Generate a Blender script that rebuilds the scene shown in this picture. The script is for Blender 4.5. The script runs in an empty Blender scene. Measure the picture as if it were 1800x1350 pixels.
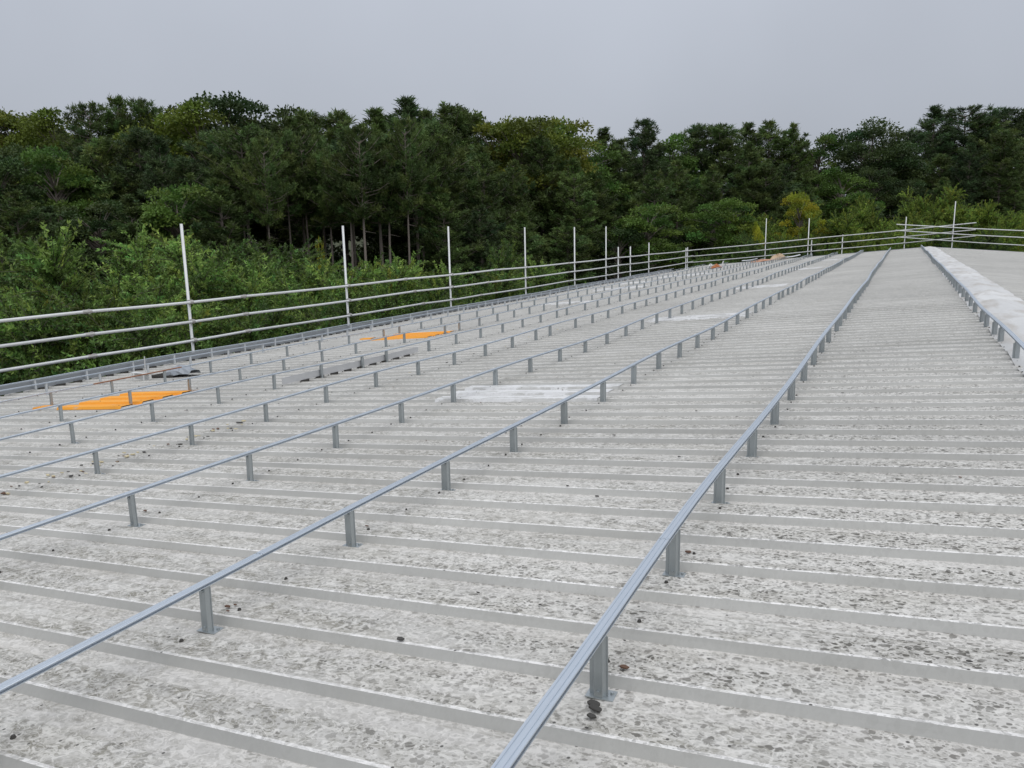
import bpy, math, random
import numpy as np
from mathutils import Matrix, Vector
random.seed(7)
RNG = np.random.default_rng(11)
scene = bpy.context.scene
C = scene.collection

# ------------------------------------------------------------------ camera
F_PX, YAW, PITCH, ROLL, SLOPE = 1405.84, 0.45345, -0.18125, -0.02234, 0.0779
TS = math.tan(SLOPE)
CAM = np.array([-1.8997, 0.0, 0.7017])
fw = np.array([-math.sin(YAW)*math.cos(PITCH), math.cos(YAW)*math.cos(PITCH), math.sin(PITCH)])
r0 = np.array([math.cos(YAW), math.sin(YAW), 0.0]); u0 = np.cross(r0, fw)
rt = r0*math.cos(ROLL)+u0*math.sin(ROLL); up = -r0*math.sin(ROLL)+u0*math.cos(ROLL)
cd = bpy.data.cameras.new('camera'); cam = bpy.data.objects.new('camera', cd); C.objects.link(cam)
cd.sensor_width = 36.0; cd.lens = F_PX/1800*36.0; cd.clip_start = 0.05; cd.clip_end = 5000
cam.matrix_world = Matrix(((rt[0], up[0], -fw[0], CAM[0]), (rt[1], up[1], -fw[1], CAM[1]),
                           (rt[2], up[2], -fw[2], CAM[2]), (0, 0, 0, 1)))
scene.camera = cam

# ------------------------------------------------------------------ overcast sky and soft sun
SUN_EL, SUN_AZ = math.radians(70), math.radians(125)      # azimuth from +Y towards +X
world = bpy.data.worlds.new('World'); scene.world = world; world.use_nodes = True
nt = world.node_tree; N = nt.nodes; L = nt.links
N.clear()
sky = N.new('ShaderNodeTexSky'); sky.sky_type = 'NISHITA'; sky.sun_disc = False
sky.sun_elevation = SUN_EL; sky.sun_rotation = SUN_AZ
hsv = N.new('ShaderNodeHueSaturation'); hsv.inputs['Saturation'].default_value = 0.45
L.new(sky.outputs[0], hsv.inputs['Color'])
tc = N.new('ShaderNodeTexCoord'); sep = N.new('ShaderNodeSeparateXYZ'); L.new(tc.outputs['Generated'], sep.inputs[0])
mx = N.new('ShaderNodeMath'); mx.operation = 'MAXIMUM'; mx.inputs[1].default_value = 0.0; L.new(sep.outputs[2], mx.inputs[0])
ml = N.new('ShaderNodeMath'); ml.operation = 'MULTIPLY_ADD'; ml.inputs[1].default_value = 1.5; ml.inputs[2].default_value = 0.86
L.new(mx.outputs[0], ml.inputs[0])                        # standard overcast: brighter towards the zenith
nz = N.new('ShaderNodeTexNoise'); nz.inputs['Scale'].default_value = 2.6; nz.inputs['Detail'].default_value = 4
L.new(tc.outputs['Generated'], nz.inputs['Vector'])
nm = N.new('ShaderNodeMath'); nm.operation = 'MULTIPLY_ADD'; nm.inputs[1].default_value = 0.26; nm.inputs[2].default_value = 0.87
L.new(nz.outputs['Fac'], nm.inputs[0])
m3 = N.new('ShaderNodeMath'); m3.operation = 'MULTIPLY'; L.new(ml.outputs[0], m3.inputs[0]); L.new(nm.outputs[0], m3.inputs[1])
cl = N.new('ShaderNodeVectorMath'); cl.operation = 'SCALE'; cl.inputs[0].default_value = (4.22, 4.53, 5.14)
L.new(m3.outputs[0], cl.inputs['Scale'])
mix = N.new('ShaderNodeMix'); mix.data_type = 'RGBA'; mix.inputs['Factor'].default_value = 0.92
L.new(hsv.outputs[0], mix.inputs['A']); L.new(cl.outputs[0], mix.inputs['B'])
bg = N.new('ShaderNodeBackground'); bg.inputs['Strength'].default_value = 0.10
L.new(mix.outputs['Result'], bg.inputs['Color'])
wo = N.new('ShaderNodeOutputWorld'); L.new(bg.outputs[0], wo.inputs[0])
sl = bpy.data.lights.new('sun', 'SUN'); sl.energy = 1.15; sl.angle = math.radians(80); sl.color = (1.0, 0.97, 0.93)
so = bpy.data.objects.new('sun', sl); C.objects.link(so)
sd = Vector((math.sin(SUN_AZ)*math.cos(SUN_EL), math.cos(SUN_AZ)*math.cos(SUN_EL), math.sin(SUN_EL)))
so.rotation_euler = sd.to_track_quat('Z', 'Y').to_euler()
so.location = (20, 20, 40)
scene.render.engine = 'CYCLES'; scene.cycles.max_bounces = 4; scene.cycles.diffuse_bounces = 2; scene.cycles.glossy_bounces = 2; scene.cycles.transmission_bounces = 2
vs = scene.view_settings
vs.view_transform = 'Standard'; vs.look = 'None'; vs.gamma = 1.0; vs.exposure = 0.0; vs.use_curve_mapping = False

# ------------------------------------------------------------------ helpers
def mesh(name, verts, faces, mats, slots=None, smooth=False):
    me = bpy.data.meshes.new(name); me.from_pydata([tuple(v) for v in verts], [], faces)
    for m in (mats if isinstance(mats, (list, tuple)) else [mats]): me.materials.append(m)
    if slots is not None: me.polygons.foreach_set('material_index', np.array(slots, np.int32))
    if smooth: me.polygons.foreach_set('use_smooth', np.ones(len(me.polygons), bool))
    me.update(); return me
def obj(name, me, parent=None, loc=(0, 0, 0), rot=None, world_coords=True):
    o = bpy.data.objects.new(name, me); C.objects.link(o)
    o.location = loc
    if rot: o.rotation_euler = rot
    if parent is not None:
        o.parent = parent
        if world_coords: o.location = Vector(loc)-parent.location
    return o
def thing(name, label, cat, loc=(0, 0, 0), group=None):
    o = bpy.data.objects.new(name, None); C.objects.link(o); o.location = loc; o.empty_display_size = .2
    return tag(o, label, cat, group)
def tag(o, label, cat=None, group=None, kind=None):
    if label: o['label'] = label
    if cat: o['category'] = cat
    if group: o['group'] = group
    if kind: o['kind'] = kind
    return o
class MB:
    def __init__(s): s.v = []; s.f = []; s.m = []
    def add(s, v, f, slot=0):
        b = len(s.v); s.v += [tuple(p) for p in v]; s.f += [tuple(i+b for i in q) for q in f]; s.m += [slot]*len(f)
    def box(s, a, b, slot=0):
        x0, y0, z0 = a; x1, y1, z1 = b
        s.add([(x0,y0,z0),(x1,y0,z0),(x1,y1,z0),(x0,y1,z0),(x0,y0,z1),(x1,y0,z1),(x1,y1,z1),(x0,y1,z1)],
              [(0,3,2,1),(4,5,6,7),(0,1,5,4),(1,2,6,5),(2,3,7,6),(3,0,4,7)], slot)
    def tube(s, a, b, r, n=10, slot=0, r2=None, cap=True):
        a = Vector(a); b = Vector(b); d = (b-a).normalized(); r2 = r if r2 is None else r2
        e = d.orthogonal().normalized(); g = d.cross(e); v = []
        for p, q in ((a, r), (b, r2)):
            for i in range(n):
                t = 2*math.pi*i/n; v.append(p+(e*math.cos(t)+g*math.sin(t))*q)
        f = [(i, (i+1) % n, n+(i+1) % n, n+i) for i in range(n)]
        if cap: f += [tuple(range(n-1, -1, -1)), tuple(range(n, 2*n))]
        s.add(v, f, slot)
    def path(s, pts, radii, n=6, slot=0):
        for i in range(len(pts)-1): s.tube(pts[i], pts[i+1], radii[i], n, slot, radii[i+1], cap=False)
    def extrude(s, poly, path, slot=0):          # poly [(x,z)], path [(x,y,z)] running along Y
        n = len(poly); v = []
        for p in path: v += [(p[0]+a, p[1], p[2]+b) for a, b in poly]
        f = [(k*n+i, k*n+(i+1) % n, (k+1)*n+(i+1) % n, (k+1)*n+i) for k in range(len(path)-1) for i in range(n)]
        f += [tuple(range(n-1, -1, -1)), tuple(range((len(path)-1)*n, len(path)*n))]
        s.add(v, f, slot)
    def build(s, name, mats, smooth=False): return mesh(name, s.v, s.f, mats, s.m, smooth)

# -- material helpers
def mat(name):
    m = bpy.data.materials.new(name); m.use_nodes = True
    return m, m.node_tree.nodes, m.node_tree.links, m.node_tree.nodes['Principled BSDF']
def nd(N, t, **k):
    n = N.new(t)
    for a, b in k.items():
        if a.startswith('i_'): n.inputs[a[2:].replace('_', ' ')].default_value = b
        else: setattr(n, a, b)
    return n
def math_(N, L, op, a, b=None, clamp=False):
    n = N.new('ShaderNodeMath'); n.operation = op; n.use_clamp = clamp
    for i, v in enumerate((a, b)):
        if v is None: continue
        if isinstance(v, (int, float)): n.inputs[i].default_value = v
        else: L.new(v, n.inputs[i])
    return n.outputs[0]
def ramp(N, L, fac, lo, hi):
    n = N.new('ShaderNodeMapRange'); n.inputs[1].default_value = lo; n.inputs[2].default_value = hi; n.clamp = True
    L.new(fac, n.inputs[0]); return n.outputs[0]
def mixc(N, L, fac, a, b):
    n = N.new('ShaderNodeMix'); n.data_type = 'RGBA'
    for s, v in (('Factor', fac), ('A', a), ('B', b)):
        if isinstance(v, (int, float)): n.inputs[s].default_value = v
        elif isinstance(v, tuple): n.inputs[s].default_value = (*v, 1)
        else: L.new(v, n.inputs[s])
    return n.outputs['Result']
NOISE_DIM = ['3D']
def noise(N, L, vec, scale, detail=2, rough=.5, dist=0):
    n = N.new('ShaderNodeTexNoise'); n.noise_dimensions = NOISE_DIM[0]; n.inputs['Scale'].default_value = scale; n.inputs['Detail'].default_value = detail
    n.inputs['Roughness'].default_value = rough; n.inputs['Distortion'].default_value = dist
    L.new(vec, n.inputs['Vector']); return n.outputs['Fac']
def mapped(N, L, scale, loc=(0, 0, 0)):
    t = N.new('ShaderNodeTexCoord'); m = N.new('ShaderNodeMapping'); m.inputs['Scale'].default_value = scale
    m.inputs['Location'].default_value = loc; L.new(t.outputs['Object'], m.inputs[0]); return m.outputs[0]

def roof_mat(name, base, spot, wet=1.0, spots=1.0, patch=None):
    m, N, L, B = mat(name); NOISE_DIM[0] = '2D'
    v = mapped(N, L, (1, 1, 1)); vs_ = mapped(N, L, (.55, 9, 1)); vb = mapped(N, L, (.62, 1.0, 1))
    big = noise(N, L, v, .7, 2); streak = noise(N, L, vs_, 1.6, 3, .6)
    info = N.new('ShaderNodeObjectInfo')
    tone = math_(N, L, 'MULTIPLY_ADD', big, .28); tone.node.inputs[2].default_value = .79
    tone = math_(N, L, 'ADD', tone, math_(N, L, 'MULTIPLY', math_(N, L, 'SUBTRACT', streak, .5), .34))
    tone = math_(N, L, 'ADD', tone, math_(N, L, 'MULTIPLY', math_(N, L, 'SUBTRACT', info.outputs['Random'], .5), .09))
    sc = N.new('ShaderNodeVectorMath'); sc.operation = 'SCALE'; sc.inputs[0].default_value = base; L.new(tone, sc.inputs['Scale'])
    col = sc.outputs[0]
    # warm grime film
    film = ramp(N, L, noise(N, L, mapped(N, L, (.8, 3, 1), (3, 1, 0)), 2.2, 3, .65), .48, .72)
    col = mixc(N, L, math_(N, L, 'MULTIPLY', film, .45*wet), col, (base[0]*.66, base[1]*.64, base[2]*.59))
    if patch:
        pm = math_(N, L, 'MULTIPLY', ramp(N, L, noise(N, L, mapped(N, L, (5, 20, 4)), 1.0, 4, .6), .44, .50), .85)
        col = mixc(N, L, pm, col, patch)
    # lichen: blots and worm-like rings, thicker where the colonies grow
    colony = ramp(N, L, math_(N, L, 'ADD', noise(N, L, mapped(N, L, (.9, 6.5, 1), (5, 2, 1)), 1.4, 3, .6),
                              math_(N, L, 'MULTIPLY', math_(N, L, 'SUBTRACT', noise(N, L, v, 8, 2), .5), .5)), .34, .58)
    def dots(scale, loc, keep, rlo, rhi, ring):
        vv = mapped(N, L, (.80, 1, 1), loc)
        nzc = N.new('ShaderNodeTexNoise'); nzc.noise_dimensions = '2D'; nzc.inputs['Scale'].default_value = scale*1.1; nzc.inputs['Detail'].default_value = 2
        L.new(vv, nzc.inputs['Vector'])
        s_ = N.new('ShaderNodeVectorMath'); s_.operation = 'SCALE'; s_.inputs['Scale'].default_value = .75/scale; L.new(nzc.outputs['Color'], s_.inputs[0])
        ad = N.new('ShaderNodeVectorMath'); ad.operation = 'ADD'; L.new(vv, ad.inputs[0]); L.new(s_.outputs[0], ad.inputs[1])
        vo = N.new('ShaderNodeTexVoronoi'); vo.voronoi_dimensions = '2D'; vo.inputs['Scale'].default_value = scale; L.new(ad.outputs[0], vo.inputs['Vector'])
        sc_ = N.new('ShaderNodeSeparateColor'); L.new(vo.outputs['Color'], sc_.inputs[0])
        rad = math_(N, L, 'MULTIPLY_ADD', sc_.outputs[1], rhi-rlo); rad.node.inputs[2].default_value = rlo
        df = math_(N, L, 'SUBTRACT', rad, vo.outputs['Distance'])
        fill = ramp(N, L, df, -.02, .04)
        hole = math_(N, L, 'MULTIPLY', ramp(N, L, df, .07, .12), math_(N, L, 'LESS_THAN', sc_.outputs[2], ring))
        d_ = math_(N, L, 'SUBTRACT', fill, math_(N, L, 'MULTIPLY', hole, .8), True)
        tone_ = math_(N, L, 'MULTIPLY_ADD', sc_.outputs[2], .55); tone_.node.inputs[2].default_value = .45
        return math_(N, L, 'MULTIPLY', math_(N, L, 'MULTIPLY', d_, math_(N, L, 'LESS_THAN', sc_.outputs[0], keep)), tone_)
    sx = N.new('ShaderNodeSeparateXYZ'); L.new(v, sx.inputs[0])
    kind = math_(N, L, 'ADD', ramp(N, L, sx.outputs[0], -3.5, -2.0), math_(N, L, 'MULTIPLY', math_(N, L, 'SUBTRACT', noise(N, L, v, 1.3, 3), .5), 1.6), True)
    wv_ = noise(N, L, mapped(N, L, (.70, 1, 1), (2, 9, 0)), 52, 1.5, .5, 1.8)
    vein = ramp(N, L, math_(N, L, 'ABSOLUTE', math_(N, L, 'SUBTRACT', wv_, .5)), .050, .030)
    crust = math_(N, L, 'MULTIPLY', math_(N, L, 'SUBTRACT', 1.0, math_(N, L, 'MULTIPLY', vein, .85)), ramp(N, L, noise(N, L, mapped(N, L, (.8, 1, 1), (8, 2, 0)), 30, 2.5, .65, .6), .38, .62))
    crust = math_(N, L, 'MULTIPLY', crust, math_(N, L, 'MULTIPLY_ADD', colony, .48)); crust.node.inputs[1].links[0].from_node.inputs[2].default_value = .32
    nk = math_(N, L, 'SUBTRACT', 1.0, math_(N, L, 'MULTIPLY', kind, .40))
    col = mixc(N, L, math_(N, L, 'MULTIPLY', math_(N, L, 'MULTIPLY', crust, nk), spots, True), col, (base[0]*.40, base[1]*.39, base[2]*.345))
    lines = ramp(N, L, noise(N, L, mapped(N, L, (.35, 34, 1), (1, 4, 0)), 1.6, 3, .6), .615, .66)
    col = mixc(N, L, math_(N, L, 'MULTIPLY', lines, .34*spots), col, (base[0]*.40, base[1]*.385, base[2]*.35))
    sp = math_(N, L, 'MAXIMUM', dots(64, (0, 0, 0), .90, .13, .47, .42), math_(N, L, 'MULTIPLY', dots(116, (3, 5, 0), .80, .15, .47, .25), .9))
    kd = math_(N, L, 'MULTIPLY_ADD', kind, .55); kd.node.inputs[2].default_value = .50
    sp = math_(N, L, 'MULTIPLY', sp, kd)
    inten = math_(N, L, 'MULTIPLY_ADD', colony, .56*spots); inten.node.inputs[2].default_value = .42*spots
    sp = math_(N, L, 'MULTIPLY', sp, inten, True)
    col = mixc(N, L, sp, col, spot)
    # pale bleached rims
    pale = math_(N, L, 'MULTIPLY', ramp(N, L, noise(N, L, vb, 50, 2.5, .6, 1.1), .535, .575), .38*spots)
    col = mixc(N, L, pale, col, (base[0]*1.27, base[1]*1.27, base[2]*1.27))
    # sparse dark specks everywhere
    v2 = N.new('ShaderNodeTexVoronoi'); v2.voronoi_dimensions = '2D'; v2.inputs['Scale'].default_value = 19; L.new(v, v2.inputs['Vector'])
    k2 = ramp(N, L, N_sep(N, L, v2.outputs['Color']), .80, .84)
    if spots > .15: col = mixc(N, L, math_(N, L, 'MULTIPLY', ramp(N, L, v2.outputs['Distance'], .075, .045), k2), col, (.10, .095, .085))
    L.new(col, B.inputs['Base Color']); B.inputs['Roughness'].default_value = .72
    B.inputs['Specular IOR Level'].default_value = .35
    NOISE_DIM[0] = '3D'
    return m
def N_sep(N, L, c):
    s = N.new('ShaderNodeSeparateColor'); L.new(c, s.inputs[0]); return s.outputs[0]

def plain(name, col, rough=.6, metal=0, var=.12, scale=8, bump=0, bscale=60, spec=.5, stain=None, stain_rng=(.58, .7), sc=(1, 1, 1)):
    m, N, L, B = mat(name); v = mapped(N, L, sc)
    n = noise(N, L, v, scale, 4, .6); f = math_(N, L, 'MULTIPLY_ADD', n, 2*var); f.node.inputs[2].default_value = 1-var
    info = N.new('ShaderNodeObjectInfo')
    f = math_(N, L, 'ADD', f, math_(N, L, 'MULTIPLY', math_(N, L, 'SUBTRACT', info.outputs['Random'], .5), var))
    s = N.new('ShaderNodeVectorMath'); s.operation = 'SCALE'; s.inputs[0].default_value = col; L.new(f, s.inputs['Scale'])
    c = s.outputs[0]
    if stain: c = mixc(N, L, ramp(N, L, noise(N, L, v, scale*.6, 5, .65, .4), *stain_rng), c, stain)
    L.new(c, B.inputs['Base Color']); B.inputs['Roughness'].default_value = rough; B.inputs['Metallic'].default_value = metal
    B.inputs['Specular IOR Level'].default_value = spec
    if bump:
        bp = N.new('ShaderNodeBump'); bp.inputs['Strength'].default_value = bump; bp.inputs['Distance'].default_value = .01
        L.new(noise(N, L, v, bscale, 4), bp.inputs['Height']); L.new(bp.outputs[0], B.inputs['Normal'])
    return m
def leaf_mat(name, col, var=.35, trans=.25, rough=.55):
    m, N, L, B = mat(name)
    at = N.new('ShaderNodeAttribute'); at.attribute_name = 'tint'
    info = N.new('ShaderNodeObjectInfo')
    k = math_(N, L, 'MULTIPLY_ADD', info.outputs['Random'], var); k.node.inputs[2].default_value = 1-var/2
    s = N.new('ShaderNodeVectorMath'); s.operation = 'SCALE'; s.inputs[0].default_value = col; L.new(k, s.inputs['Scale'])
    mu = N.new('ShaderNodeVectorMath'); mu.operation = 'MULTIPLY'; L.new(s.outputs[0], mu.inputs[0]); L.new(at.outputs['Color'], mu.inputs[1])
    L.new(mu.outputs[0], B.inputs['Base Color']); B.inputs['Roughness'].default_value = rough
    B.inputs['Specular IOR Level'].default_value = .25
    tr = N.new('ShaderNodeBsdfTranslucent'); L.new(mu.outputs[0], tr.inputs['Color'])
    ms = N.new('ShaderNodeMixShader'); ms.inputs[0].default_value = trans
    L.new(B.outputs[0], ms.inputs[1]); L.new(tr.outputs[0], ms.inputs[2])
    L.new(ms.outputs[0], N['Material Output'].inputs['Surface'])
    return m

ROOFC = (.590, .568, .522)
M_roof = roof_mat('weathered_roof_coating', ROOFC, (.115, .107, .090), spots=1.12)
M_pan = roof_mat('washed_roof_pan', (.625, .60, .555), (.14, .13, .112), wet=.8, spots=.82)
M_web = roof_mat('weathered_roof_web', (.50, .49, .455), (.20, .19, .17), wet=.4, spots=.10)
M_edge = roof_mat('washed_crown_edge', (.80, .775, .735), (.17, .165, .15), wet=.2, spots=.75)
M_white = roof_mat('flaking_white_coating', (.56, .55, .52), (.3, .3, .29), wet=.3, spots=.25, patch=(.76, .75, .735))
M_orange = plain('orange_primer', (.88, .36, .02), .6, var=.08, scale=5, stain=(.60, .45, .30), stain_rng=(.60, .74), sc=(2, 9, 1))
M_cap = plain('ridge_cap_white', (.61, .60, .575), .55, var=.16, scale=3, stain=(.43, .395, .345), stain_rng=(.47, .68), bump=.15, sc=(2.6, .8, 1))
M_rail = plain('galvanised_rail', (.60, .65, .70), .38, .7, var=.07, scale=9, bump=.05, sc=(6, 1, 6))
M_post = plain('galvanised_post', (.42, .45, .455), .42, .7, var=.10, scale=30, bump=.05)
M_glint = plain('orange_reflection_tint', (.42, .22, .13), .5, .2, var=.2, scale=12)  # orange reflection on the galvanised rail, put into its base colour
M_plate = plain('galvanised_plate', (.62, .62, .62), .55, .3, var=.10, scale=5)
M_eplate = plain('dull_galvanised_plate', (.31, .33, .35), .5, .4, var=.12, scale=4)
M_tube = plain('scaffold_tube_steel', (.68, .68, .66), .5, .3, var=.14, scale=7, stain=(.36, .30, .24), stain_rng=(.66, .80))
M_clamp = plain('coupler_steel', (.50, .48, .45), .55, .5, var=.2, scale=30, stain=(.30, .18, .10))
M_dark = plain('dark_fixing', (.05, .046, .04), .7, var=.2, scale=30)
M_brown = plain('rusty_flake', (.12, .065, .04), .8, var=.3, scale=40)
M_yellow = plain('sealant_flake', (.50, .43, .27), .8, var=.25, scale=40)
M_wall = plain('wall_cladding', (.38, .40, .40), .5, var=.08, scale=2)
M_gutter = plain('grey_gutter', (.33, .35, .36), .5, .3, var=.1, scale=4)
M_tan = plain('tan_sheet', (.52, .38, .24), .75, var=.2, scale=6)
M_pink = plain('pinkish_sack', (.50, .27, .17), .75, var=.25, scale=6)
M_rustbag = plain('orange_brown_sack', (.42, .15, .05), .7, var=.25, scale=8)
M_pale = plain('pale_plastic', (.66, .66, .64), .5, var=.1, scale=8)
M_bark = plain('pine_bark', (.215, .18, .15), .9, var=.35, scale=14, bump=.4, bscale=30)
M_twig = plain('willow_bark', (.085, .08, .055), .9, var=.3, scale=14)
M_pine = leaf_mat('pine_needles', (.094, .138, .038), .5, .2)
M_pine2 = leaf_mat('blue_pine_needles', (.066, .104, .038), .4, .2)
M_olive = leaf_mat('olive_leaves', (.135, .172, .026), .35, .3)
M_dkleaf = leaf_mat('dark_leaves', (.052, .084, .024), .3, .25)
M_green = leaf_mat('mid_green_leaves', (.100, .170, .032), .35, .3)
M_willow = leaf_mat('willow_leaves', (.165, .268, .060), .60, .3)
M_willow2 = leaf_mat('deep_willow_leaves', (.095, .160, .036), .5, .25)
M_silver = leaf_mat('silvery_willow_leaves', (.190, .300, .070), .3, .3)
M_bright = leaf_mat('fresh_green_leaves', (.205, .295, .050), .5, .3)
M_yel = leaf_mat('yellowing_leaves', (.37, .385, .040), .2, .35)
M_under = leaf_mat('undergrowth_leaves', (.035, .060, .016), .0, .2)
gm, gN, gL, gB = mat('ground_earth')
gv = mapped(gN, gL, (1, 1, 1))
gL.new(mixc(gN, gL, noise(gN, gL, gv, .35, 6, .65), (.028, .032, .014), (.06, .068, .022)), gB.inputs['Base Color']); gB.inputs['Roughness'].default_value = .95

# ------------------------------------------------------------------ ground
def dist_out(x, y):
    dx = np.maximum(np.maximum(-10.6-x, x-8.7), 0); dy = np.maximum(np.maximum(-7-y, y-38), 0)
    return np.sqrt(dx*dx+dy*dy)
def ground_z(x, y):
    s = dist_out(x, y)
    return -5.2+np.clip((s-14)*.085, 0, 2.6)+np.clip((s-62)*.16, 0, 9)+.18*np.sin(x*.31+1)*np.cos(y*.27)
ax = np.concatenate([np.linspace(-1500, -130, 8), np.linspace(-110, 110, 74), np.linspace(130, 1500, 8)])
ay = np.concatenate([np.linspace(-1500, -70, 8), np.linspace(-60, 150, 70), np.linspace(170, 1500, 8)])
GX, GY = np.meshgrid(ax, ay); GZ = ground_z(GX, GY)
nx, ny = len(ax), len(ay)
gme = mesh('ground', np.stack([GX.ravel(), GY.ravel(), GZ.ravel()], 1).tolist(),
           [(j*nx+i, j*nx+i+1, (j+1)*nx+i+1, (j+1)*nx+i) for j in range(ny-1) for i in range(nx-1)], gm, smooth=True)
tag(obj('ground', gme), 'dark grassy ground falling away below the roof', kind='structure')

# ------------------------------------------------------------------ the building and its roof
Y0, Y1 = -5.0, 37.5
RX = -0.97                                # ridge line
PITCH_Y = 0.19937; PH = 1.39              # corrugation pitch and phase (foot of the near web)
HC = 0.020                                # crown height
EAVE = -10.14; REAVE = 8.4
def wob(x, y):
    return .0055*math.sin(.83*y+.35*x)+.004*math.sin(1.9*y-.6*x+1.3)+.003*math.sin(.31*y*1.7+x*1.1)
def plane_z(x):
    return x*TS if x <= RX else RX*TS-(x-RX)*TS
def roof_z(x, y): return plane_z(x)+wob(x, y)
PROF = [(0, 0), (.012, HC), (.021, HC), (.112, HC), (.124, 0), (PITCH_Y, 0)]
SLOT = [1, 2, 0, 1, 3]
bld = thing('warehouse_building', 'long low building with weathered grey corrugated roof sheets', 'building', (RX, 16, -5.2))
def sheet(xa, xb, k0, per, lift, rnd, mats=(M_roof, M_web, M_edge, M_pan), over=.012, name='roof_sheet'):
    xs = np.linspace(xa, xb, max(2, int(abs(xb-xa)/.75)+1))
    ys = []; sl = []
    for k in range(per):
        b = PH+(k0+k)*PITCH_Y
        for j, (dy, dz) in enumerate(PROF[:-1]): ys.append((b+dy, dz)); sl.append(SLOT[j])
    ys.append((PH+(k0+per)*PITCH_Y, 0)); sl.append(3); ys.append((PH+(k0+per)*PITCH_Y+.009, -.0006))
    # shifted so that the side lap lies in the pan
    v = []; f = []; s = []
    for (yy, dz) in ys:
        for x in xs: v.append((x, yy, roof_z(x, yy)+dz+lift+rnd*(yy-ys[0][0])))
    n = len(xs)
    for j in range(len(ys)-1):
        for i in range(n-1):
            a = j*n+i; q = (a, a+1, a+n+1, a+n)
            f.append(q if xb > xa else q[::-1]); s.append(sl[j])
    # turned-down free edge towards the eave and at the side lap
    b0 = len(v)
    for j, (yy, dz) in enumerate(ys): v.append((xb, yy, roof_z(xb, yy)+dz+lift-.004))
    for j in range(len(ys)-1): f.append((j*n+n-1, (j+1)*n+n-1, b0+j+1, b0+j)); s.append(1)
    return mesh(name, v, f, list(mats), s)
rr = random.Random(3)
k_first = int(math.floor((Y0-PH)/PITCH_Y)); k_last = int(math.floor((Y1-PH)/PITCH_Y)); PER = 5
LAP = -5.62
i = 0
for k in range(k_first, k_last, PER):
    per = min(PER, k_last-k); lf = (i % 2)*.0006+rr.uniform(0, .0005)
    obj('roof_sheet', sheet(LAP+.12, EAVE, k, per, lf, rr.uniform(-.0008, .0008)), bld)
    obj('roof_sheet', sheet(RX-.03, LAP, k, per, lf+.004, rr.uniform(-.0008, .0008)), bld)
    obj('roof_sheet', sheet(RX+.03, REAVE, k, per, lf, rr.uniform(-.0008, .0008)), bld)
    i += 1
Y1r = PH+k_last*PITCH_Y; Y0r = PH+k_first*PITCH_Y
# ridge caps: short lapped white pieces sitting on the crowns
capL, y = 1.22, Y0r
ci = 0
while y < Y1r-.05:
    ye = min(y+capL+.08, Y1r); mbv = []; mbf = []
    sec = [(-.31, .002), (-.305, .004), (-.20, .005), (-.10, .008), (-.045, .012), (0, .014), (.045, .012), (.10, .008), (.17, .005), (.235, .004), (.24, .001)]
    ys = np.linspace(y, ye, 7)
    jx = rr.uniform(-.012, .012)
    for yy in ys:
        t = (yy-y)/(ye-y)
        hump = .009*math.exp(-((t-1)/.05)**2)+.005*t
        for (dx, dz) in sec:
            x = RX+dx+jx+.006*math.sin(yy*5+dx*9)
            wv = .004*math.sin(yy*9+dx*20+ci)
            mbv.append((x, yy, plane_z(x)+wob(x, yy)+HC+dz+hump+wv))
    m = len(sec)
    for a in range(len(ys)-1):
        for b in range(m-1): mbf.append((a*m+b, a*m+b+1, (a+1)*m+b+1, (a+1)*m+b))
    obj('ridge_cap', mesh('ridge_cap', mbv, mbf, M_cap, smooth=True), bld)
    y += capL; ci += 1
# rooflight panels: flaking white or freshly primed orange
def rooflight(xa, xb, yc, n, m, label=None):
    k0 = round((yc-PH)/PITCH_Y-n/2)
    o = obj('rooflight_panel', sheet(xb, xa, k0, n, .0085, 0, (m, m, m, m), name='rooflight_panel'), bld)
    if label: o['label'] = label
W_ = 'rooflight panel with flaking white coating'
rooflight(-4.60, -3.48, 4.72, 3, M_white, W_); rooflight(-4.68, -3.48, 9.70, 3, M_white, W_)
rooflight(-4.72, -3.82, 15.65, 4, M_white, W_); rooflight(-4.72, -3.85, 23.3, 4, M_white, W_); rooflight(-4.7, -3.8, 30.2, 4, M_white, W_)
rooflight(-8.30, -7.22, 14.7, 3, M_white, W_); rooflight(-8.9, -7.6, 19.6, 4, M_white, W_); rooflight(-9.0, -7.3, 26.0, 6, M_white, W_); rooflight(-9.3, -8.2, 22.6, 5, M_white, W_)
rooflight(-8.14, -7.36, 4.62, 4, M_orange, 'rooflight panel primed bright orange'); rooflight(-8.45, -7.50, 9.35, 4, M_orange, 'rooflight panel primed bright orange')
for (xa, xb, yc) in ((-8.46, -8.34, 4.35), (-8.75, -8.55, 9.2)):
    rooflight(xa, xb, yc, 1, M_orange)
# purlin fixings: one small dark cap on every crown along each rail line
RAILS = [1.262, 2.382, 3.426, 4.440, 5.455, 6.465, 7.440, 8.440, 9.382, 10.0]
fx = MB(); fr = random.Random(5)
def dome(mb, x, y, z, r, h, n=6, slot=0):
    v = [(x+r*math.cos(2*math.pi*i/n), y+r*math.sin(2*math.pi*i/n), z) for i in range(n)]
    v += [(x+.6*r*math.cos(2*math.pi*i/n), y+.6*r*math.sin(2*math.pi*i/n), z+h) for i in range(n)]
    mb.add(v, [(i, (i+1) % n, n+(i+1) % n, n+i) for i in range(n)]+[tuple(range(n, 2*n))], slot)
for d in RAILS[:9]:
    for k in range(k_first+2, k_last-1):
        yy = PH-.138+k*PITCH_Y+fr.uniform(-.012, .012); x = -d+fr.uniform(-.02, .02)
        if fr.random() < .12: continue
        dome(fx, x, yy, roof_z(x, yy)+HC+.003, fr.uniform(.0045, .0070), .0075)
o = obj('fixing', fx.build('fixing', M_dark), bld); o['kind'] = 'stuff'
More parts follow.
